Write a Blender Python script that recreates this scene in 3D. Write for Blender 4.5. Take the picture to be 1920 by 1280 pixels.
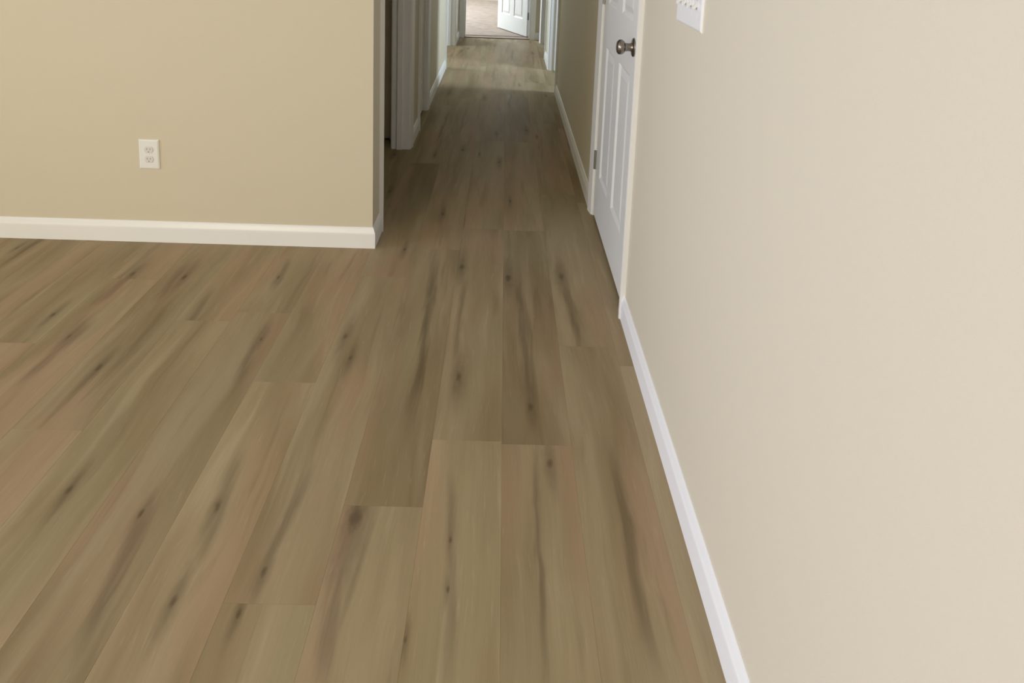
import bpy, math, random
from mathutils import Matrix, Vector

for o in list(bpy.data.objects): bpy.data.objects.remove(o, do_unlink=True)
SC = bpy.context.scene
COL = SC.collection
random.seed(11)

# ------------------------------------------------------------------ camera
IMG_W, IMG_H = 1920, 1280
FPX, PPX, PPY, EYE = 1250.0, 960.0, 58.2, 1.30        # focal length, principal point (the photo is the lower part of a taller frame), eye height
YAW, PITCH, ROLL = 0.014267, 0.151987, 0.036281
fwd = Vector((math.sin(YAW)*math.cos(PITCH), math.cos(YAW)*math.cos(PITCH), -math.sin(PITCH)))
r0 = Vector((math.cos(YAW), -math.sin(YAW), 0)); u0 = r0.cross(fwd)
rgt = r0*math.cos(ROLL) + u0*math.sin(ROLL); upv = u0*math.cos(ROLL) - r0*math.sin(ROLL)
cam_d = bpy.data.cameras.new('camera'); cam = bpy.data.objects.new('camera', cam_d); COL.objects.link(cam)
cam_d.sensor_width = 36.0; cam_d.lens = FPX/IMG_W*36.0
cam_d.shift_x = (IMG_W/2-PPX)/IMG_W; cam_d.shift_y = -(IMG_H/2-PPY)/IMG_W
cam_d.clip_start = 0.02; cam_d.clip_end = 200
mw = Matrix.Identity(4)
for i in range(3): mw[i][0] = rgt[i]; mw[i][1] = upv[i]; mw[i][2] = -fwd[i]
mw[2][3] = EYE
cam.matrix_world = mw
SC.camera = cam

def on_floor(x, y):
    d = rgt*((x-PPX)/FPX) - upv*((y-PPY)/FPX) + fwd
    t = -EYE/d.z
    return d.x*t, d.y*t

# ------------------------------------------------------------------ light and exposure
SC.view_settings.view_transform = 'Standard'; SC.view_settings.look = 'None'
SC.view_settings.gamma = 1.0; SC.view_settings.use_curve_mapping = False
SC.view_settings.exposure = 0.39
world = bpy.data.worlds.new('sky'); SC.world = world; world.use_nodes = True
bg = world.node_tree.nodes['Background']; bg.inputs[0].default_value = (0.72, 0.86, 1.0, 1); bg.inputs[1].default_value = 0.5

def daylight(name, loc, direction, w, h, power, color, spread=180):
    l = bpy.data.lights.new(name, 'AREA'); l.shape = 'RECTANGLE'; l.size = w; l.size_y = h; l.energy = power; l.color = color; l.spread = math.radians(spread)
    o = bpy.data.objects.new(name, l); COL.objects.link(o); o.location = loc
    o.rotation_euler = Vector(direction).to_track_quat('-Z', 'Y').to_euler()
    return o
SKY = (0.90, 0.96, 1.0)
# every one of these fills the opening of a window that is built below
daylight('daylight_side_window', (-4.93, 0.3, 1.45), (1, 0, -0.10), 2.2, 1.3, 35, (0.60, 0.695, 1.0), 85)
daylight('daylight_back_window', (-2.7, -2.93, 1.35), (0, 1, -0.10), 1.7, 1.6, 82, (1.0, 0.915, 0.68))
daylight('daylight_end_bedroom', (-2.53, 10.2, 1.45), (1, -0.2, -0.15), 1.7, 1.3, 155, (0.74, 0.86, 1.0))
daylight('daylight_left_bedroom', (-3.93, 6.7, 1.45), (1, 0, -0.10), 1.1, 1.2, 80, (0.72, 0.86, 1.0))
daylight('daylight_bathroom', (2.93, 4.95, 1.55), (-1, 0.25, -0.10), 0.6, 0.8, 31, (0.72, 0.86, 1.0), 110)

# ------------------------------------------------------------------ materials
def new_mat(name):
    m = bpy.data.materials.new(name); m.use_nodes = True
    return m, m.node_tree.nodes, m.node_tree.links, m.node_tree.nodes['Principled BSDF']

def simple(name, col, rough=0.5, metal=0.0, bump=0.0, bscale=300.0, spec=0.5):
    m, N, L, b = new_mat(name)
    b.inputs['Base Color'].default_value = (*col, 1); b.inputs['Roughness'].default_value = rough
    b.inputs['Metallic'].default_value = metal; b.inputs['Specular IOR Level'].default_value = spec
    if bump:
        g = N.new('ShaderNodeNewGeometry'); n = N.new('ShaderNodeTexNoise'); n.inputs['Scale'].default_value = bscale; n.inputs['Detail'].default_value = 3
        bp = N.new('ShaderNodeBump'); bp.inputs['Strength'].default_value = bump; bp.inputs['Distance'].default_value = 0.001
        L.new(g.outputs['Position'], n.inputs['Vector']); L.new(n.outputs[0], bp.inputs['Height']); L.new(bp.outputs[0], b.inputs['Normal'])
    return m

WALL = simple('beige_wall_paint', (0.665, 0.606, 0.470), 0.62, bump=0.25, bscale=420, spec=0.35)
CEIL = simple('ceiling_white', (0.78, 0.76, 0.72), 0.9, bump=0.4, bscale=150)
TRIM = simple('white_semigloss_trim', (0.87, 0.87, 0.86), 0.34)
DOOR = simple('white_door_paint', (0.78, 0.775, 0.725), 0.38, bump=0.08, bscale=200)
PLASTIC = simple('white_plastic', (0.84, 0.835, 0.81), 0.30)
SLOT = simple('dark_slot', (0.05, 0.05, 0.05), 0.6)
SLOTG = simple('grey_slot', (0.30, 0.28, 0.26), 0.6)
NICKEL = simple('aged_nickel', (0.30, 0.27, 0.235), 0.30, metal=1.0)
HINGE = simple('satin_nickel_hinge', (0.33, 0.31, 0.28), 0.42, metal=1.0)
GAP_SHADE = simple('gap_shade_brown', (0.19, 0.12, 0.075), 0.45)  # dark brown that paints the shadow gaps beside the threshold
GLASS, N, L, b = new_mat('window_glass')
t = N.new('ShaderNodeBsdfTransparent'); mx = N.new('ShaderNodeMixShader'); mx.inputs[0].default_value = 0.08
L.new(t.outputs[0], mx.inputs[1]); b.inputs['Roughness'].default_value = 0.02; L.new(b.outputs[0], mx.inputs[2]); L.new(mx.outputs[0], N['Material Output'].inputs[0])

def carpet_mat():
    m, N, L, b = new_mat('beige_carpet')
    g = N.new('ShaderNodeNewGeometry'); n = N.new('ShaderNodeTexNoise'); n.inputs['Scale'].default_value = 9; n.inputs['Detail'].default_value = 6
    r = N.new('ShaderNodeValToRGB'); r.color_ramp.elements[0].position = 0.35; r.color_ramp.elements[1].position = 0.68
    r.color_ramp.elements[0].color = (0.42, 0.335, 0.272, 1); r.color_ramp.elements[1].color = (0.50, 0.41, 0.345, 1)
    n2 = N.new('ShaderNodeTexNoise'); n2.inputs['Scale'].default_value = 240; n2.inputs['Detail'].default_value = 2
    bp = N.new('ShaderNodeBump'); bp.inputs['Strength'].default_value = 0.8; bp.inputs['Distance'].default_value = 0.006
    L.new(g.outputs['Position'], n.inputs['Vector']); L.new(n.outputs[0], r.inputs[0]); L.new(r.outputs[0], b.inputs['Base Color'])
    L.new(g.outputs['Position'], n2.inputs['Vector']); L.new(n2.outputs[0], bp.inputs['Height']); L.new(bp.outputs[0], b.inputs['Normal'])
    b.inputs['Roughness'].default_value = 0.95; b.inputs['Specular IOR Level'].default_value = 0.1
    return m
CARPET = carpet_mat()

def wood_mat():
    """vinyl plank print: grain along y, broken at every plank by its own seed; knots and mineral streaks from each plank's own properties"""
    m, N, L, b = new_mat('oak_vinyl_plank')
    def math_(op, a, c=None, d=None, clamp=False):
        n = N.new('ShaderNodeMath'); n.operation = op; n.use_clamp = clamp
        for i, v in enumerate((a, c, d)):
            if v is None: continue
            if isinstance(v, (int, float)): n.inputs[i].default_value = v
            else: L.new(v, n.inputs[i])
        return n.outputs[0]
    def attr(name):
        n = N.new('ShaderNodeAttribute'); n.attribute_type = 'OBJECT'; n.attribute_name = name; return n
    def sep(v):
        n = N.new('ShaderNodeSeparateXYZ'); L.new(v, n.inputs[0]); return n.outputs
    def comb(x, y, z=0.0):
        n = N.new('ShaderNodeCombineXYZ')
        for i, v in enumerate((x, y, z)):
            if isinstance(v, (int, float)): n.inputs[i].default_value = v
            else: L.new(v, n.inputs[i])
        return n.outputs[0]
    def noise(x, y, z, det=3.0, dist=0.0, rough=0.5):
        n = N.new('ShaderNodeTexNoise'); n.inputs['Scale'].default_value = 1.0; n.inputs['Detail'].default_value = det
        n.inputs['Distortion'].default_value = dist; n.inputs['Roughness'].default_value = rough
        L.new(comb(x, y, z), n.inputs['Vector']); return n.outputs[0]
    def mixc(f, a, c, mode='MIX'):
        n = N.new('ShaderNodeMix'); n.data_type = 'RGBA'; n.blend_type = mode
        if isinstance(f, (int, float)): n.inputs[0].default_value = f
        else: L.new(f, n.inputs[0])
        for i, v in ((6, a), (7, c)):
            if isinstance(v, tuple): n.inputs[i].default_value = (*v, 1)
            else: L.new(v, n.inputs[i])
        return n.outputs[2]
    def ramp(v, lo, hi):
        n = N.new('ShaderNodeMapRange'); n.interpolation_type = 'SMOOTHSTEP'; L.new(v, n.inputs[0])
        n.inputs[1].default_value = lo; n.inputs[2].default_value = hi; return n.outputs[0]
    g = N.new('ShaderNodeNewGeometry'); X, Y, Z = sep(g.outputs['Position'])
    seed = attr('seed').outputs['Fac']; tone = attr('tone').outputs['Fac']
    wob = math_('MULTIPLY', math_('SUBTRACT', noise(math_('MULTIPLY', X, 3.0), math_('MULTIPLY', Y, 2.2), seed, 2), 0.5), 0.055)
    XW = math_('ADD', X, wob)
    def n2(sx, sy, z, det=3.0, dist=0.0):
        return noise(math_('MULTIPLY', XW, sx), math_('MULTIPLY', Y, sy), math_('ADD', seed, z), det, dist)
    broad = n2(9, 1.0, 1.0, 3, 0.4)
    strk = n2(24, 1.7, 5.0, 4, 0.5)
    hue = n2(5.5, 1.1, 9.0, 2)
    fine = n2(260, 8.0, 14.0, 2)
    tick = n2(190, 16.0, 17.0, 2)
    c = mixc(ramp(broad, 0.28, 0.72), (0.235, 0.170, 0.097), (0.335, 0.257, 0.164))
    c = mixc(math_('MULTIPLY', ramp(hue, 0.50, 0.68), 0.62), c, (0.350, 0.230, 0.150))
    c = mixc(math_('MULTIPLY', ramp(hue, 0.48, 0.32), 0.50), c, (0.276, 0.226, 0.134))
    c = mixc(math_('MULTIPLY', ramp(strk, 0.54, 0.78), 0.45), c, (0.150, 0.104, 0.060))
    c = mixc(math_('MULTIPLY', ramp(strk, 0.44, 0.24), 0.42), c, (0.400, 0.313, 0.212))
    c = mixc(math_('MULTIPLY', ramp(fine, 0.42, 0.70), 0.09), c, (0.17, 0.123, 0.077))
    c = mixc(math_('MULTIPLY', ramp(tick, 0.60, 0.78), 0.16), c, (0.47, 0.38, 0.28))
    dark = None
    warp = math_('MULTIPLY', math_('SUBTRACT', noise(math_('MULTIPLY', X, 60), math_('MULTIPLY', Y, 26), seed, 3), 0.5), 1.1)
    for nm in ('knot_a', 'knot_b', 'knot_c'):
        kx, ky, ks = sep(attr(nm).outputs['Vector'])
        dx = math_('DIVIDE', math_('SUBTRACT', X, kx), ks); dy = math_('DIVIDE', math_('SUBTRACT', Y, ky), ks)
        d1 = math_('ADD', math_('SQRT', math_('ADD', math_('MULTIPLY', dx, dx), math_('MULTIPLY', math_('MULTIPLY', dy, dy), 0.16))), warp)
        core = math_('MULTIPLY', ramp(d1, 1.35, 0.0), 0.82)
        d2 = math_('ADD', math_('SQRT', math_('ADD', math_('MULTIPLY', math_('MULTIPLY', dx, dx), 0.36), math_('MULTIPLY', math_('MULTIPLY', dy, dy), 0.011))), math_('MULTIPLY', warp, 0.5))
        halo = math_('MULTIPLY', ramp(d2, 1.25, 0.0), 0.48)
        k = math_('MAXIMUM', core, halo)
        dark = k if dark is None else math_('MAXIMUM', dark, k)
    w2 = math_('MULTIPLY', math_('SUBTRACT', noise(0.0, math_('MULTIPLY', Y, 3.2), math_('ADD', seed, 31.0), 3), 0.5), 0.040)
    v = noise(math_('MULTIPLY', X, 60), math_('MULTIPLY', Y, 5.0), seed, 2)
    for nm in ('streak_a', 'streak_b'):
        s = attr(nm); sx, sy, sh = sep(s.outputs['Vector'])
        sl = attr(nm+'_lean').outputs['Vector']; le, wd, st = sep(sl)      # lean dx/dy, half width, strength
        dy = math_('SUBTRACT', Y, sy)
        dx = math_('ABSOLUTE', math_('ADD', math_('SUBTRACT', math_('SUBTRACT', X, sx), math_('MULTIPLY', dy, le)), w2))
        a = ramp(math_('ADD', math_('DIVIDE', dx, wd), math_('MULTIPLY', math_('SUBTRACT', v, 0.5), 2.0)), 1.5, 0.0)
        e = ramp(math_('DIVIDE', math_('ABSOLUTE', dy), sh), 1.0, 0.35)
        dark = math_('MAXIMUM', dark, math_('MULTIPLY', math_('MULTIPLY', a, e), st))
    c = mixc(dark, c, (0.088, 0.060, 0.036))
    tn = N.new('ShaderNodeCombineColor')
    for i, gain in enumerate((1.20, 1.25, 1.20)): L.new(math_('MULTIPLY', math_('ADD', tone, 1.0), gain), tn.inputs[i])
    c = mixc(1.0, c, tn.outputs[0], 'MULTIPLY')
    L.new(c, b.inputs['Base Color'])
    rg = N.new('ShaderNodeMapRange'); L.new(fine, rg.inputs[0]); rg.inputs[3].default_value = 0.40; rg.inputs[4].default_value = 0.56
    L.new(rg.outputs[0], b.inputs['Roughness']); b.inputs['Specular IOR Level'].default_value = 0.06
    bp = N.new('ShaderNodeBump'); bp.inputs['Strength'].default_value = 0.12; bp.inputs['Distance'].default_value = 0.0006
    L.new(fine, bp.inputs['Height']); L.new(bp.outputs[0], b.inputs['Normal'])
    return m
WOOD = wood_mat()

# ------------------------------------------------------------------ mesh helpers
class MB:
    def __init__(s): s.v = []; s.f = []
    def add(s, vs, fs):
        n = len(s.v); s.v += [tuple(v) for v in vs]; s.f += [tuple(i+n for i in f) for f in fs]; return s
    def box(s, x0, x1, y0, y1, z0, z1):
        return s.add([(x0,y0,z0),(x1,y0,z0),(x1,y1,z0),(x0,y1,z0),(x0,y0,z1),(x1,y0,z1),(x1,y1,z1),(x0,y1,z1)],
                     [(3,2,1,0),(4,5,6,7),(0,1,5,4),(1,2,6,5),(2,3,7,6),(3,0,4,7)])
    def loft(s, rings, cap0=True, cap1=True):
        n = len(rings[0]); b0 = len(s.v); s.v += [tuple(p) for r in rings for p in r]
        for i in range(len(rings)-1):
            for j in range(n):
                a = b0+i*n+j; c = b0+i*n+(j+1) % n
                s.f.append((a, c, c+n, a+n))
        if cap0: s.f.append(tuple(b0+j for j in reversed(range(n))))
        if cap1: s.f.append(tuple(b0+(len(rings)-1)*n+j for j in range(n)))
        return s
    def lathe(s, prof, axis_o, axis, seg=32):
        """prof: (distance along axis, radius)"""
        a = Vector(axis).normalized(); u = a.orthogonal().normalized(); w = a.cross(u); o = Vector(axis_o)
        return s.loft([[o + a*d + (u*math.cos(2*math.pi*k/seg) + w*math.sin(2*math.pi*k/seg))*max(r, 1e-5) for k in range(seg)] for d, r in prof])
    def obj(s, name, mat, parent=None, bevel=0.0, smooth=False, seg=2):
        me = bpy.data.meshes.new(name); me.from_pydata(s.v, [], s.f)
        import bmesh
        bm = bmesh.new(); bm.from_mesh(me); bmesh.ops.recalc_face_normals(bm, faces=bm.faces); bm.to_mesh(me); bm.free()
        me.materials.append(mat)
        o = bpy.data.objects.new(name, me); COL.objects.link(o)
        if parent is not None:
            o.parent = parent; o.matrix_parent_inverse = Matrix.Translation(parent.location).inverted() if parent.rotation_euler.z == 0 else Matrix.Identity(4)
        if bevel:
            md = o.modifiers.new('edge', 'BEVEL'); md.width = bevel; md.segments = seg; md.limit_method = 'ANGLE'; md.angle_limit = math.radians(40)
        if smooth:
            for p in me.polygons: p.use_smooth = True
            if smooth == 'angle': me.set_sharp_from_angle(angle=math.radians(35))
        return o

def tag(o, label=None, cat=None, kind=None, group=None):
    if label: o['label'] = label
    if cat: o['category'] = cat
    if kind: o['kind'] = kind
    if group: o['group'] = group
    return o
def empty(name, loc, rz=0.0):
    o = bpy.data.objects.new(name, None); COL.objects.link(o); o.empty_display_size = 0.1
    o.location = loc; o.rotation_euler = (0, 0, rz); return o
def structure(name, mb, mat, label, cat, bevel=0.0, smooth=False):
    return tag(mb.obj(name, mat, bevel=bevel, smooth=smooth), label, cat, 'structure')

CEIL_Z, HEAD = 2.44, 2.045
XR = 0.446          # face of the right wall
XL = -0.525         # face of the hall's left wall
XS = -0.499         # face of the wall end beside the room
YW = 2.554          # face of the room's left wall
YE = 7.850          # face of the hall's end wall
TH = 0.10

# ------------------------------------------------------------------ floor: slab and planks
sub = MB().box(-5.15, 0.60, -3.15, 7.976, -0.12, -0.006)
floor = structure('floor', sub, SLOT, 'brown oak-look plank floor running from the room into the hall', 'floor')

PW, PL = 0.178, 1.22
X0 = 0.034
joint = {0: 1.523, 1: 1.936, -1: 1.532, -2: 1.330, -3: 2.325, -4: 1.733, -5: 2.073}
tone_fix = {(0, 1.523): -0.09, (-2, 1.330): -0.03, (-4, 0.513): 0.07, (-1, 0.312): 0.05, (1, 0.716): -0.02, (-5, 0.853): -0.04, (-3, 2.325): -0.05}
planks = []
def plank(k, ya, yb, xa, xb):
    g = 0.00008; c = 0.0002; d = 0.0002
    xa += g; xb -= g; ya += g; yb -= g
    m = MB(); ring = lambda i, z: [(xa+i, ya+i, z), (xb-i, ya+i, z), (xb-i, yb-i, z), (xa+i, yb-i, z)]
    m.loft([ring(0, -0.006), ring(0, -d), ring(c, 0.0)])
    o = m.obj('plank', WOOD, floor)
    o['seed'] = random.random()*50; o['tone'] = random.uniform(-0.03, 0.03)
    for nm in ('knot_a', 'knot_b', 'knot_c'): o[nm] = (90.0, 90.0, 0.01)
    for nm in ('streak_a', 'streak_b'): o[nm] = (90.0, 90.0, 0.1); o[nm+'_lean'] = (0.0, 0.01, 0.0)
    planks.append((xa, xb, ya, yb, o, [0, 0]))
    return o
k0 = math.floor((-5.0-X0)/PW)
for k in range(k0, 3):
    xa, xb = X0+k*PW, X0+(k+1)*PW
    ymax = 2.60 if xb < -1.45 else (3.93 if xb < -0.66 else 7.90)
    j = joint.get(k, 1.0 + ((k*0.37) % 1.0)*PL + random.uniform(-0.08, 0.08))
    y = j - PL*math.ceil((j+3.05)/PL)
    while y < ymax-0.02:
        ya, yb = max(y, -3.05), min(y+PL, ymax)
        if yb-ya > 0.03:
            o = plank(k, ya, yb, max(xa, -5.05), xb)
            for (kk, jy), tv in tone_fix.items():
                if kk == k and abs(jy-y) < 0.02: o['tone'] = tv
        y += PL
def find(x, y):
    for p in planks:
        if p[0] <= x <= p[1] and p[2] <= y <= p[3]: return p
    return None
def add_knot(x, y, s):
    p = find(x, y)
    if p and p[5][0] < 3: p[4][('knot_a', 'knot_b', 'knot_c')[p[5][0]]] = (x, y, s); p[5][0] += 1
def add_streak(xa, ya, xb, yb, w, st):
    cx, cy = (xa+xb)/2, (ya+yb)/2; p = find(cx, cy)
    if p and p[5][1] < 2:
        nm = ('streak_a', 'streak_b')[p[5][1]]; p[4][nm] = (cx, cy, abs(yb-ya)/2+0.05); p[4][nm+'_lean'] = ((xb-xa)/(yb-ya), w, st); p[5][1] += 1
for (u, v, s) in [(865,500,.017),(952,520,.019),(1052,518,.018),(647,632,.014),(657,670,.011),(860,705,.017),(995,762,.013),(1032,868,.012),
                  (665,972,.026),(408,948,.012),(130,918,.010),(130,630,.012),(250,512,.014),(265,962,.009),(490,635,.011),(345,520,.015),(522,520,.010),
                  (495,1070,.010),(540,968,.010),(447,1150,.008),(325,1127,.011),(845,1012,.006),(185,690,.012),(840,1105,.006),(760,1200,.006)]:
    x, y = on_floor(u, v); add_knot(x, y, s)
for (a, b_, c, d, w, st) in [(822,470,762,835,.019,.62),(872,510,856,700,.013,.42),(972,500,1002,825,.018,.50),(1052,515,1085,640,.014,.40),
                             (1140,830,1235,1280,.016,.50),(1003,838,1022,1290,.009,.50),(655,1000,600,1290,.016,.38),(582,880,470,1120,.012,.40),
                             (450,850,375,1060,.016,.40),(285,930,150,1230,.020,.45),(505,600,440,720,.014,.45),(395,545,320,660,.016,.42),
                             (160,610,40,720,.018,.42),(350,500,300,560,.02,.40),(545,490,510,540,.012,.40),(845,870,835,1290,.011,.35),(260,505,180,570,.018,.40)]:
    x1, y1 = on_floor(a, b_); x2, y2 = on_floor(c, d); add_streak(x1, y1, x2, y2, w, st)
for p in planks:
    vis = p[2] < 2.6 and p[3] > 0.85 and p[0] > -2.2
    if not vis or p[0] < -1.35 or p[2] > 2.3:
        for _ in range(random.choice((0, 1, 1, 2))): add_knot(random.uniform(p[0]+.02, p[1]-.02), random.uniform(p[2], p[3]), random.uniform(.007, .016))
        if random.random() < 0.6:
            x = random.uniform(p[0]+.03, p[1]-.03); y = random.uniform(p[2]+.1*(p[3]-p[2]), p[3]-.1*(p[3]-p[2])); l = random.uniform(.2, .4)
            add_streak(x-.01, y-l, x+.01, y+l, random.uniform(.010, .018), random.uniform(.25, .5))

structure('floor_end_bedroom', MB().box(-2.65, 2.3, 7.977, 12.1, -0.10, 0.010), CARPET, 'light beige carpet of the bright bedroom at the end of the hall', 'carpet')
structure('floor_left_bedroom', MB().box(-4.1, -0.668, 3.94, 7.93, -0.10, 0.008), CARPET, 'beige carpet of the bedroom left of the hall', 'carpet')
structure('floor_right_rooms', MB().box(0.602, 3.1, 1.9, 7.93, -0.10, 0.000), CARPET, 'floor of the rooms and closet right of the hall', 'floor')

# ------------------------------------------------------------------ walls and ceiling
structure('ceiling', MB().box(-5.2, 3.2, -3.2, 12.2, CEIL_Z, CEIL_Z+0.12), CEIL, 'white ceiling over the room and the hall', 'ceiling')
def wall_x(m, xf, side, spans, openings, t=TH):
    """wall facing along x: solid spans in y, heads over openings; side +1 grows to +x"""
    x0, x1 = (xf, xf+t) if side > 0 else (xf-t, xf)
    for a, b2 in spans: m.box(x0, x1, a, b2, 0, CEIL_Z)
    for a, b2 in openings: m.box(x0, x1, a, b2, HEAD+0.02, CEIL_Z)
    return m
# wall left of the hall mouth, with its short end turned into the hall
m = MB().box(-5.1, -0.62, YW, YW+TH, 0, CEIL_Z); m.box(-0.62, XS, YW, 2.742, 0, CEIL_Z)
structure('wall_left', m, WALL, 'beige wall with the outlet, left of the hall mouth', 'wall')
# right wall
D1A, D1B = 2.163, 2.927            # door leaf in the right wall
A0, A1, B0, B1 = 5.255, 6.125, 6.72, 7.60
m = wall_x(MB(), XR, 1, [(-3.1, D1A-.022), (D1B+.022, A0-.02), (A1+.02, B0-.02), (B1+.02, YE+TH)], [(D1A-.022, D1B+.022), (A0-.02, A1+.02), (B0-.02, B1+.02)])
structure('wall_right', m, WALL, 'long beige wall on the right with the switch plate', 'wall')
# hall left wall
DD0, DD1, E0, E1, C0, C1 = 2.760, 3.765, 4.205, 4.610, 6.110, 7.275
m = wall_x(MB(), XL, -1, [(DD1+.02, E0-.02), (E1+.02, C0-.02), (C1+.02, YE+TH)], [(2.742, DD1+.02), (E0-.02, E1+.02), (C0-.02, C1+.02)])
structure('wall_hall_left', m, WALL, 'shaded beige wall along the left of the hall', 'wall')
# end wall of the hall with the bedroom doorway
EX0, EX1 = -0.455, 0.322
m = MB().box(XL-TH, EX0-.02, YE, YE+TH, 0, CEIL_Z); m.box(EX1+.02, XR+TH, YE, YE+TH, 0, CEIL_Z); m.box(EX0-.02, EX1+.02, YE, YE+TH, HEAD+.02, CEIL_Z)
structure('wall_hall_end', m, WALL, 'beige wall around the doorway at the end of the hall', 'wall')

def wall_with_window(name, label, axis, pos, side, a0, a1, win):
    """outer wall at x or y = pos with one window hole (w0,w1,z0,z1)"""
    w0, w1, z0, z1 = win; m = MB(); t = 0.14; lo, hi = (pos, pos+t) if side > 0 else (pos-t, pos)
    def bx(a, b2, za, zb):
        if axis == 'x': m.box(lo, hi, a, b2, za, zb)
        else: m.box(a, b2, lo, hi, za, zb)
    bx(a0, w0, 0, CEIL_Z); bx(w1, a1, 0, CEIL_Z); bx(w0, w1, 0, z0); bx(w0, w1, z1, CEIL_Z)
    structure(name, m, WALL, label, 'wall')
win_no = [0]
def window(axis, pos, side, win, label):
    win_no[0] += 1; w0, w1, z0, z1 = win
    e = empty('window_%d' % win_no[0], (pos, (w0+w1)/2, z0) if axis == 'x' else ((w0+w1)/2, pos, z0)); tag(e, label, 'window', 'structure')
    def bar(nm, a, b2, za, zb, d0, d1, mat):
        m = MB(); lo, hi = sorted((pos+side*d0, pos+side*d1))
        if axis == 'x': m.box(lo, hi, a, b2, za, zb)
        else: m.box(a, b2, lo, hi, za, zb)
        m.obj(nm, mat, e)
    for a, b2, za, zb in ((w0, w0+.045, z0, z1), (w1-.045, w1, z0, z1), (w0+.045, w1-.045, z0, z0+.045), (w0+.045, w1-.045, z1-.045, z1)): bar('window_frame', a, b2, za, zb, .04, .11, TRIM)
    c = (w0+w1)/2; bar('mullion', c-.02, c+.02, z0+.045, z1-.045, .05, .10, TRIM)
    bar('pane', w0+.045, c-.02, z0+.045, z1-.045, .072, .078, GLASS); bar('pane', c+.02, w1-.045, z0+.045, z1-.045, .072, .078, GLASS)
    bar('window_sill', w0-.04, w1+.04, z0-.03, z0, -.03, .0, TRIM)
W1 = (-0.85, 1.45, 0.78, 2.12); wall_with_window('wall_room_side', 'beige outer wall of the room with a wide window', 'x', -5.0, -1, -3.14, YW+TH, W1); window('x', -5.0, -1, W1, 'wide white window in the side wall of the room')
W2 = (-3.6, -1.8, 0.50, 2.16); wall_with_window('wall_back', 'beige outer wall facing the hall mouth', 'y', -3.0, -1, -5.14, XR+TH, W2); window('y', -3.0, -1, W2, 'large white window in the wall facing the hall')
W3 = (9.3, 11.1, 0.78, 2.12); wall_with_window('wall_end_bedroom_left', 'beige wall with window in the end bedroom', 'x', -2.6, -1, YE+TH, 12.14, W3); window('x', -2.6, -1, W3, 'white window of the end bedroom')
W4 = (6.1, 7.3, 0.80, 2.10); wall_with_window('wall_left_bedroom', 'beige wall with window in the left bedroom', 'x', -4.0, -1, 3.9, 8.0, W4); window('x', -4.0, -1, W4, 'white window of the left bedroom')
W5 = (4.6, 5.3, 1.05, 2.05); wall_with_window('wall_right_room', 'beige wall with a small window in the right room', 'x', 3.0, 1, 1.8, 12.14, W5); window('x', 3.0, 1, W5, 'small white window of the right room')
m = MB().box(-2.74, -0.625, YE+.005, YE+TH, 0, CEIL_Z).box(0.546, 2.3, YE+.005, YE+TH, 0, CEIL_Z).box(-2.74, 3.14, 12.0, 12.14, 0, CEIL_Z).box(2.2, 2.3, YE+TH, 12.0, 0, CEIL_Z)
structure('wall_end_bedroom', m, WALL, 'beige walls enclosing the bedroom at the end of the hall', 'wall')
m = MB().box(-4.0, -0.625, 3.94, 4.04, 0, CEIL_Z).box(-4.0, -2.74, YE+.005, YE+TH, 0, CEIL_Z).box(-1.50, -1.40, YW+TH, 3.94, 0, CEIL_Z).box(-1.2, -1.1, 4.04, 4.80, 0, CEIL_Z).box(-1.2, -0.625, 4.80, 4.90, 0, CEIL_Z)
structure('wall_left_rooms', m, WALL, 'beige walls of the rooms and closets left of the hall', 'wall')
m = MB().box(0.546, 3.0, 1.80, 1.90, 0, CEIL_Z).box(1.15, 1.25, 1.90, 3.30, 0, CEIL_Z).box(0.546, 3.0, 3.30, 3.40, 0, CEIL_Z).box(0.546, 3.0, 6.36, 6.46, 0, CEIL_Z).box(2.3, 3.0, YE, YE+TH, 0, CEIL_Z)
structure('wall_right_rooms', m, WALL, 'beige walls of the rooms and closet right of the hall', 'wall')

# ------------------------------------------------------------------ baseboards (moulded profile)
BP = [(0, 0), (.0125, 0), (.0125, .058), (.0118, .0635), (.0098, .068), (.0078, .074), (.0060, .080), (.0035, .0845), (.0015, .086), (0, .086)]
def run_base(m, p0, p1, nrm, m0=0.0, m1=0.0):
    p0, p1, n = Vector((*p0, 0)), Vector((*p1, 0)), Vector((*nrm, 0)); d = (p1-p0).normalized()
    m.loft([[p0 + n*t - d*(t*m0) + Vector((0, 0, z)) for t, z in BP], [p1 + n*t + d*(t*m1) + Vector((0, 0, z)) for t, z in BP]])
    return m
structure('baseboard_left', run_base(MB(), (-5.0, YW), (XS, YW), (0, -1), 0, 1), TRIM, 'white moulded baseboard under the wall with the outlet', 'baseboard')
structure('baseboard_return', run_base(MB(), (XS, YW), (XS, 2.692), (1, 0), 1, 0), TRIM, 'short white baseboard around the wall corner at the hall mouth', 'baseboard')
structure('baseboard_right', run_base(MB(), (XR, -3.0), (XR, 2.098), (-1, 0)), TRIM, 'long white moulded baseboard under the wall with the switch plate', 'baseboard')
structure('baseboard_hall_right', run_base(MB(), (XR, 2.993), (XR, 5.190), (-1, 0)), TRIM, 'white baseboard past the panelled door in the hall', 'baseboard')
structure('baseboard_hall_pier', run_base(MB(), (XR, 6.190), (XR, 6.655), (-1, 0)), TRIM, 'short white baseboard between the two doorways right of the hall', 'baseboard')
structure('baseboard_hall_left', run_base(MB(), (XL, 4.675), (XL, 6.043), (1, 0)), TRIM, 'white baseboard catching light on the left of the hall', 'baseboard')
structure('baseboard_hall_left_pier', run_base(MB(), (XL, 3.832), (XL, 4.138), (1, 0)), TRIM, 'short white baseboard between the two closet openings', 'baseboard')
structure('baseboard_hall_left_end', run_base(MB(), (XL, 7.342), (XL, YE), (1, 0)), TRIM, 'short white baseboard in the left corner at the hall end', 'baseboard')
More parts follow.
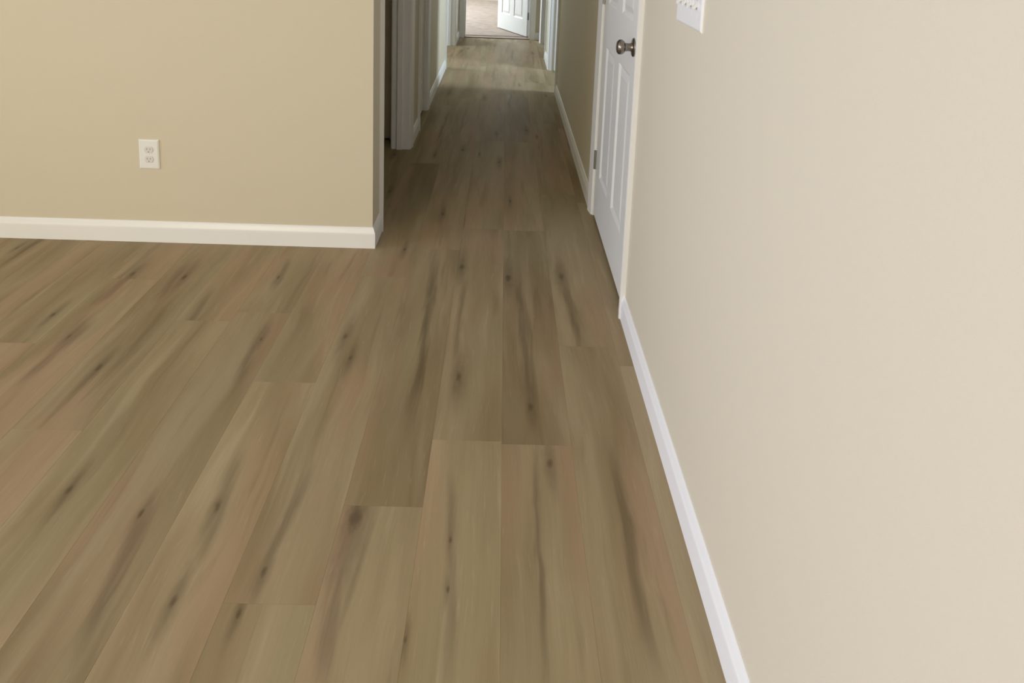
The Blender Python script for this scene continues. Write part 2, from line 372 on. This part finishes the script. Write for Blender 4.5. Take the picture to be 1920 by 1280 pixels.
structure('baseboard_end', run_base(MB(), (EX1+.063, YE), (XR, YE), (0, -1)), TRIM, 'tiny white baseboard right of the bedroom doorway', 'baseboard')
structure('baseboard_back', run_base(MB(), (-5.0, -3.0), (XR, -3.0), (0, 1)), TRIM, 'white baseboard under the large window', 'baseboard')
structure('baseboard_side', run_base(MB(), (-5.0, -3.0), (-5.0, YW), (1, 0)), TRIM, 'white baseboard under the wide side window', 'baseboard')

# ------------------------------------------------------------------ door frames
CW = 0.060
CPF = [(0, 0), (0, .0165), (.006, .0175), (.014, .0165), (.020, .0145), (.030, .0130), (.045, .0105), (.054, .0090), (.060, .0070), (.060, 0)]   # (from outer edge, thickness)
trim_no = [0]
def frame_x(xf, nside, y0, y1, t, label, wall_t=TH, sides=(1, 1), both=False, stop=None, xf0=None):
    """cased frame in a wall facing along x. nside: direction (+1/-1) in which the casing stands proud"""
    trim_no[0] += 1; e = empty('trim_%d' % trim_no[0], (xf, (y0+y1)/2, 0)); tag(e, label, 'door frame', 'structure')
    def casing(yo, direction, xx, ns):
        prof = [(xx+ns*th, yo+direction*w) for w, th in CPF]
        MB().loft([[(x, y, 0) for x, y in prof], [(x, y, HEAD+.065) for x, y in prof]]).obj('casing', TRIM, e, smooth='angle')
    faces = [(xf, nside)] + ([(xf-nside*wall_t, -nside)] if both else [])
    for i, (xx, ns) in enumerate(faces):
        xn = xf0 if (xf0 is not None and i == 0) else xx
        if sides[0]: casing(y0-.006-CW, 1, xn, ns)
        if sides[1]: casing(y1+.006+CW, -1, xx, ns)
        prof = [(xx+ns*th, HEAD+.065-w) for w, th in CPF]
        MB().loft([[(x, y0-.006, z) for x, z in prof], [(x, y1+.006, z) for x, z in prof]]).obj('head_casing', TRIM, e, smooth='angle')
    lo, hi = sorted((xf, xf-nside*wall_t)); lo -= .001; hi += .001
    l2, h2 = (lo, hi)
    MB().box(l2, hi if xf0 is None else xf0, y0-.018, y0, 0, HEAD).obj('jamb', TRIM, e); MB().box(lo, hi, y1, y1+.018, 0, HEAD).obj('jamb', TRIM, e)
    MB().box(lo, hi, y0-.018, y1+.018, HEAD, HEAD+.018).obj('head_jamb', TRIM, e)
    if stop is not None:
        s0, s1 = sorted((xf-nside*stop, xf-nside*(stop+.032)))
        for a, b2 in ((y0, y0+.011), (y1-.011, y1)): MB().box(s0, s1, a, b2, 0, HEAD).obj('door_stop', TRIM, e, bevel=.002)
        MB().box(s0, s1, y0+.011, y1-.011, HEAD-.011, HEAD).obj('door_stop', TRIM, e, bevel=.002)
    return e
G = 0.003
frame_x(XR, -1, D1A-G, D1B+G, TH, 'white casing and jamb around the closed panelled door', stop=.040)
frame_x(XL, 1, DD0, DD1, TH, 'white cased opening of the dark closet just past the wall corner', both=True, stop=.040, xf0=XS)
frame_x(XL, 1, E0, E1, TH, 'white casing of the narrow closet on the left of the hall', stop=.060)
frame_x(XL, 1, C0, C1, TH, 'white casing of the far doorway on the left of the hall', both=True, stop=.045)
frame_x(XR, -1, A0, A1, TH, 'white casing of the first open doorway past the panelled door', both=True, stop=.045)
frame_x(XR, -1, B0, B1, TH, 'white casing of the doorway beside the end of the hall', both=True, stop=.045)
# end doorway (faces along y)
trim_no[0] += 1; e = empty('trim_%d' % trim_no[0], ((EX0+EX1)/2, YE, 0)); tag(e, 'white casing and jamb of the bedroom doorway at the hall end', 'door frame', 'structure')
for ya, ns in ((YE, -1), (YE+TH, 1)):
    for xo, d in ((EX0-.006-CW, 1), (EX1+.006+CW, -1)):
        prof = [(xo+d*w, ya+ns*th) for w, th in CPF]
        MB().loft([[(x, y, 0) for x, y in prof], [(x, y, HEAD+.065) for x, y in prof]]).obj('casing', TRIM, e, smooth='angle')
    prof = [(ya+ns*th, HEAD+.065-w) for w, th in CPF]
    MB().loft([[(EX0-.006, y, z) for y, z in prof], [(EX1+.006, y, z) for y, z in prof]]).obj('head_casing', TRIM, e, smooth='angle')
for a, b2 in ((EX0-.018, EX0), (EX1, EX1+.018)): MB().box(a, b2, YE-.001, YE+TH+.001, 0, HEAD).obj('jamb', TRIM, e)
MB().box(EX0-.018, EX1+.018, YE-.001, YE+TH+.001, HEAD, HEAD+.018).obj('head_jamb', TRIM, e)
for a, b2 in ((EX0, EX0+.011), (EX1-.011, EX1)): MB().box(a, b2, YE+.022, YE+.056, 0, HEAD).obj('door_stop', TRIM, e, bevel=.002)
# threshold between planks and carpet
trim_no[0] += 1
th = empty('trim_%d' % trim_no[0], ((EX0+EX1)/2, YE+.06, 0)); tag(th, 'brown threshold strip between the planks and the bedroom carpet', 'threshold', 'structure')
def strip(nm, pr, mat):
    MB().loft([[(EX0, YE+y, z) for y, z in pr], [(EX1, YE+y, z) for y, z in pr]]).obj(nm, mat, th)
strip('strip_body', [(.012, 0), (.012, .007), (.030, .011), (.090, .012), (.108, .010), (.108, 0)], simple('pale_brown_threshold', (.36, .27, .20), .5))
strip('gap_shade_strip', [(.000, 0), (.000, .006), (.004, .0085), (.0118, .0085), (.0118, 0)], GAP_SHADE)  # raised dark edge in place of a shadow gap, shade put into its colour
strip('gap_shade_strip', [(.1082, 0), (.1082, .014), (.114, .0165), (.124, .0165), (.126, .012), (.126, 0)], GAP_SHADE)  # same painted gap shade on the carpet side

# ------------------------------------------------------------------ six-panel doors
def ring_panel(m, u0, u1, z0, z1, v, s):
    """moulded panel let into a leaf face at depth v; s = +1 when the face looks towards -v"""
    steps = [(0, 0), (.004, .0025), (.010, .0075), (.015, .0085), (.021, .0080), (.036, .0035), (.042, .0020)]
    rs = [[(u0+i, v+s*d, z0+i), (u1-i, v+s*d, z0+i), (u1-i, v+s*d, z1-i), (u0+i, v+s*d, z1-i)] for i, d in steps]
    m.loft(rs, cap0=False, cap1=True)
def six_panel(name, loc, rz, W, label, zgap=.014, hinge_v=0, knob=True, knob_u=None):
    """leaf in local u (from the hinge edge), v (0 front .. T back), z; returns the root"""
    T = .035; H = 2.03-zgap; e = empty(name, (loc[0], loc[1], 0), rz); tag(e, label, 'door', 'structure')
    st, mid = W*.145, W*.131; pw = (W-2*st-mid)/2
    cols = [(st, st+pw), (W-st-pw, W-st)]
    rows = [(.222, .812), (1.000, 1.60), (1.715, 1.905)]
    us = sorted({0, W, *[c for p in cols for c in p]}); zs = sorted({zgap, zgap+H, *[c for p in rows for c in p]})
    m = MB()
    for v, s in ((0, 1), (T, -1)):
        for i in range(len(us)-1):
            for j in range(len(zs)-1):
                if (us[i], us[i+1]) in cols and (zs[j], zs[j+1]) in rows: continue
                m.add([(us[i], v, zs[j]), (us[i+1], v, zs[j]), (us[i+1], v, zs[j+1]), (us[i], v, zs[j+1])], [(0, 1, 2, 3)])
    for a, b2 in (((0, 0), (0, 1)), ((W, 0), (W, 1))):
        m.add([(a[0], 0, zgap), (a[0], T, zgap), (a[0], T, zgap+H), (a[0], 0, zgap+H)], [(0, 1, 2, 3)])
    for z in (zgap, zgap+H): m.add([(0, 0, z), (W, 0, z), (W, T, z), (0, T, z)], [(0, 1, 2, 3)])
    # weld
    import bmesh
    lf = m.obj('door_leaf', DOOR, None); bm = bmesh.new(); bm.from_mesh(lf.data); bmesh.ops.remove_doubles(bm, verts=bm.verts, dist=1e-5); bmesh.ops.recalc_face_normals(bm, faces=bm.faces); bm.to_mesh(lf.data); bm.free()
    lf.parent = e
    for a, b2 in cols:
        for z0, z1 in rows:
            q = MB(); ring_panel(q, a, b2, z0, z1, 0, 1); ring_panel(q, a, b2, z0, z1, T, -1)
            o = q.obj('panel', DOOR, None); o.parent = e
    for hz in (.268, 1.03, 1.80):
        hv = hinge_v
        sgn = -1 if hv <= 0 else 1
        q = MB().lathe([(0, .004), (0.001, .0065), (.088, .0065), (.089, .004)], (-.003, hv+sgn*.004, hz-.0445), (0, 0, 1), 14)
        h = q.obj('hinge', HINGE, None, smooth='angle'); h.parent = e
        p = MB().box(-.0028, -.0002, min(hv, hv-sgn*.03), max(hv, hv-sgn*.03), hz-.0445, hz+.0445).obj('hinge_plate', HINGE, None); p.parent = h
    if knob:
        ku = knob_u or W-.070
        for v, s in ((0, -1), (T, 1)):
            k = MB().lathe([(.0065, .0165), (.012, .0140), (.020, .0135), (.027, .0145), (.031, .0155), (.034, .0205), (.040, .0250), (.047, .0262), (.053, .0245), (.0575, .0195), (.0595, .0120), (.060, .0)], (ku, v, .916), (0, s, 0), 36)
            k = k.obj('knob', NICKEL, None, smooth='angle'); k.parent = e
            r = MB().lathe([(0, .0325), (.003, .0325), (.0055, .030), (.0075, .020), (.0080, .011)], (ku, v, .916), (0, s, 0), 36).obj('rosette', NICKEL, None, smooth='angle'); r.parent = k
    return e
# closed door in the right wall: hinged at its far edge; u runs towards -y, v towards +x
six_panel('door_1', (XR+.003, D1B), math.radians(-90), D1B-D1A, 'closed white six-panel door with round dark knob in the right wall')
# bedroom door at the hall end, standing open into the bedroom
ang = math.atan2(8.80-8.02, -0.075-0.315)
six_panel('door_2', (EX1-.004, YE+TH+.004), ang, 0.80, 'open white six-panel door in the bright bedroom at the hall end', zgap=.022, hinge_v=0)
# narrow closed closet door on the left
six_panel('door_3', (XL-.022, E0+.003), math.radians(90), E1-E0-.006, 'closed narrow white closet door on the left of the hall', knob=False)

# ------------------------------------------------------------------ wall outlet
oc = Vector((-1.383, YW, 0.366))
ou = tag(empty('wall_outlet', oc), 'white duplex outlet plate low on the beige left wall', 'outlet')
def plate_mesh(w, h, t, e_):   # bevelled plate lying in x-z, front towards -y
    m = MB(); r = lambda i, y: [(-w/2+i, y, -h/2+i), (w/2-i, y, -h/2+i), (w/2-i, y, h/2-i), (-w/2+i, y, h/2-i)]
    return m.loft([r(0, 0), r(0, -t*.35), r(e_*.35, -t*.75), r(e_, -t)])
def put(mb, name, mat, parent, loc, rz=0.0, smooth=False):
    o = mb.obj(name, mat, None, smooth=smooth); o.parent = parent; o.location = loc; o.rotation_euler = (0, 0, rz); return o
put(plate_mesh(.080, .121, .006, .006), 'cover_plate', PLASTIC, ou, (0, 0, 0))
for dz in (.0195, -.0195):
    m = MB(); pts = []
    for k in range(28):
        a = 2*math.pi*k/28; x = .0172*math.cos(a); z = max(-.0135, min(.0135, .0172*math.sin(a))); pts.append((x, z))
    m.loft([[(x, 0, z) for x, z in pts], [(x, -.0015, z) for x, z in pts], [(x*.93, -.0022, z*.93) for x, z in pts]])
    rc = put(m, 'receptacle', simple('receptacle_plastic', (.74, .715, .69), .35) if dz > 0 else bpy.data.materials['receptacle_plastic'], ou, (0, -.006, dz))
    for sx, hh in ((-.0063, .0075), (.0063, .0062)):
        put(MB().box(sx-.0011, sx+.0011, -.0027, -.0020, .003-hh/2, .003+hh/2), 'slot', SLOTG, rc, (0, 0, 0))
    put(MB().lathe([(0, .0024), (.0006, .0024)], (0, -.0021, -.0078), (0, -1, 0), 14), 'slot', SLOTG, rc, (0, 0, 0))
put(MB().lathe([(0, .0030), (.0010, .0028), (.0014, .0018)], (0, -.006, 0), (0, -1, 0), 16), 'screw', PLASTIC, ou, (0, 0, 0))

# ------------------------------------------------------------------ four-gang light switch on the right wall
SY0, SY1, SZ = 1.462, 1.679, 1.147
sw = empty('light_switch', (XR, (SY0+SY1)/2, SZ), math.radians(-90)); tag(sw, 'white four-gang toggle switch plate on the right wall near the door', 'light switch')
# local x runs along -y of the world, local -y points to -x (into the room)
put(plate_mesh(SY1-SY0, .125, .0065, .006), 'cover_plate', PLASTIC, sw, (0, 0, 0))
for i in range(4):
    cx = (i-1.5)*.046
    tg = put(MB().box(cx-.0052, cx+.0052, -.0072, -.0064, -.0125, .0125), 'toggle_slot', simple('toggle_plastic', (.66, .65, .63), .4) if i == 0 else bpy.data.materials['toggle_plastic'], sw, (0, 0, 0))
    d = -1
    lv = [[(cx-.0046, -.0068, -.007), (cx+.0046, -.0068, -.007), (cx+.0046, -.0068, .007), (cx-.0046, -.0068, .007)],
          [(cx-.0040, -.0110, d*.005-.0048), (cx+.0040, -.0110, d*.005-.0048), (cx+.0040, -.0110, d*.005+.0048), (cx-.0040, -.0110, d*.005+.0048)],
          [(cx-.0034, -.0180, d*.0115-.0036), (cx+.0034, -.0180, d*.0115-.0036), (cx+.0034, -.0180, d*.0115+.0036), (cx-.0034, -.0180, d*.0115+.0036)]]
    put(MB().loft(lv), 'toggle', PLASTIC, sw, (0, 0, 0))
    for dz in (.030, -.030):
        put(MB().lathe([(0, .0028), (.0005, .0026), (.0007, .0016)], (cx, -.0064, dz), (0, -1, 0), 14), 'screw', PLASTIC, sw, (0, 0, 0))
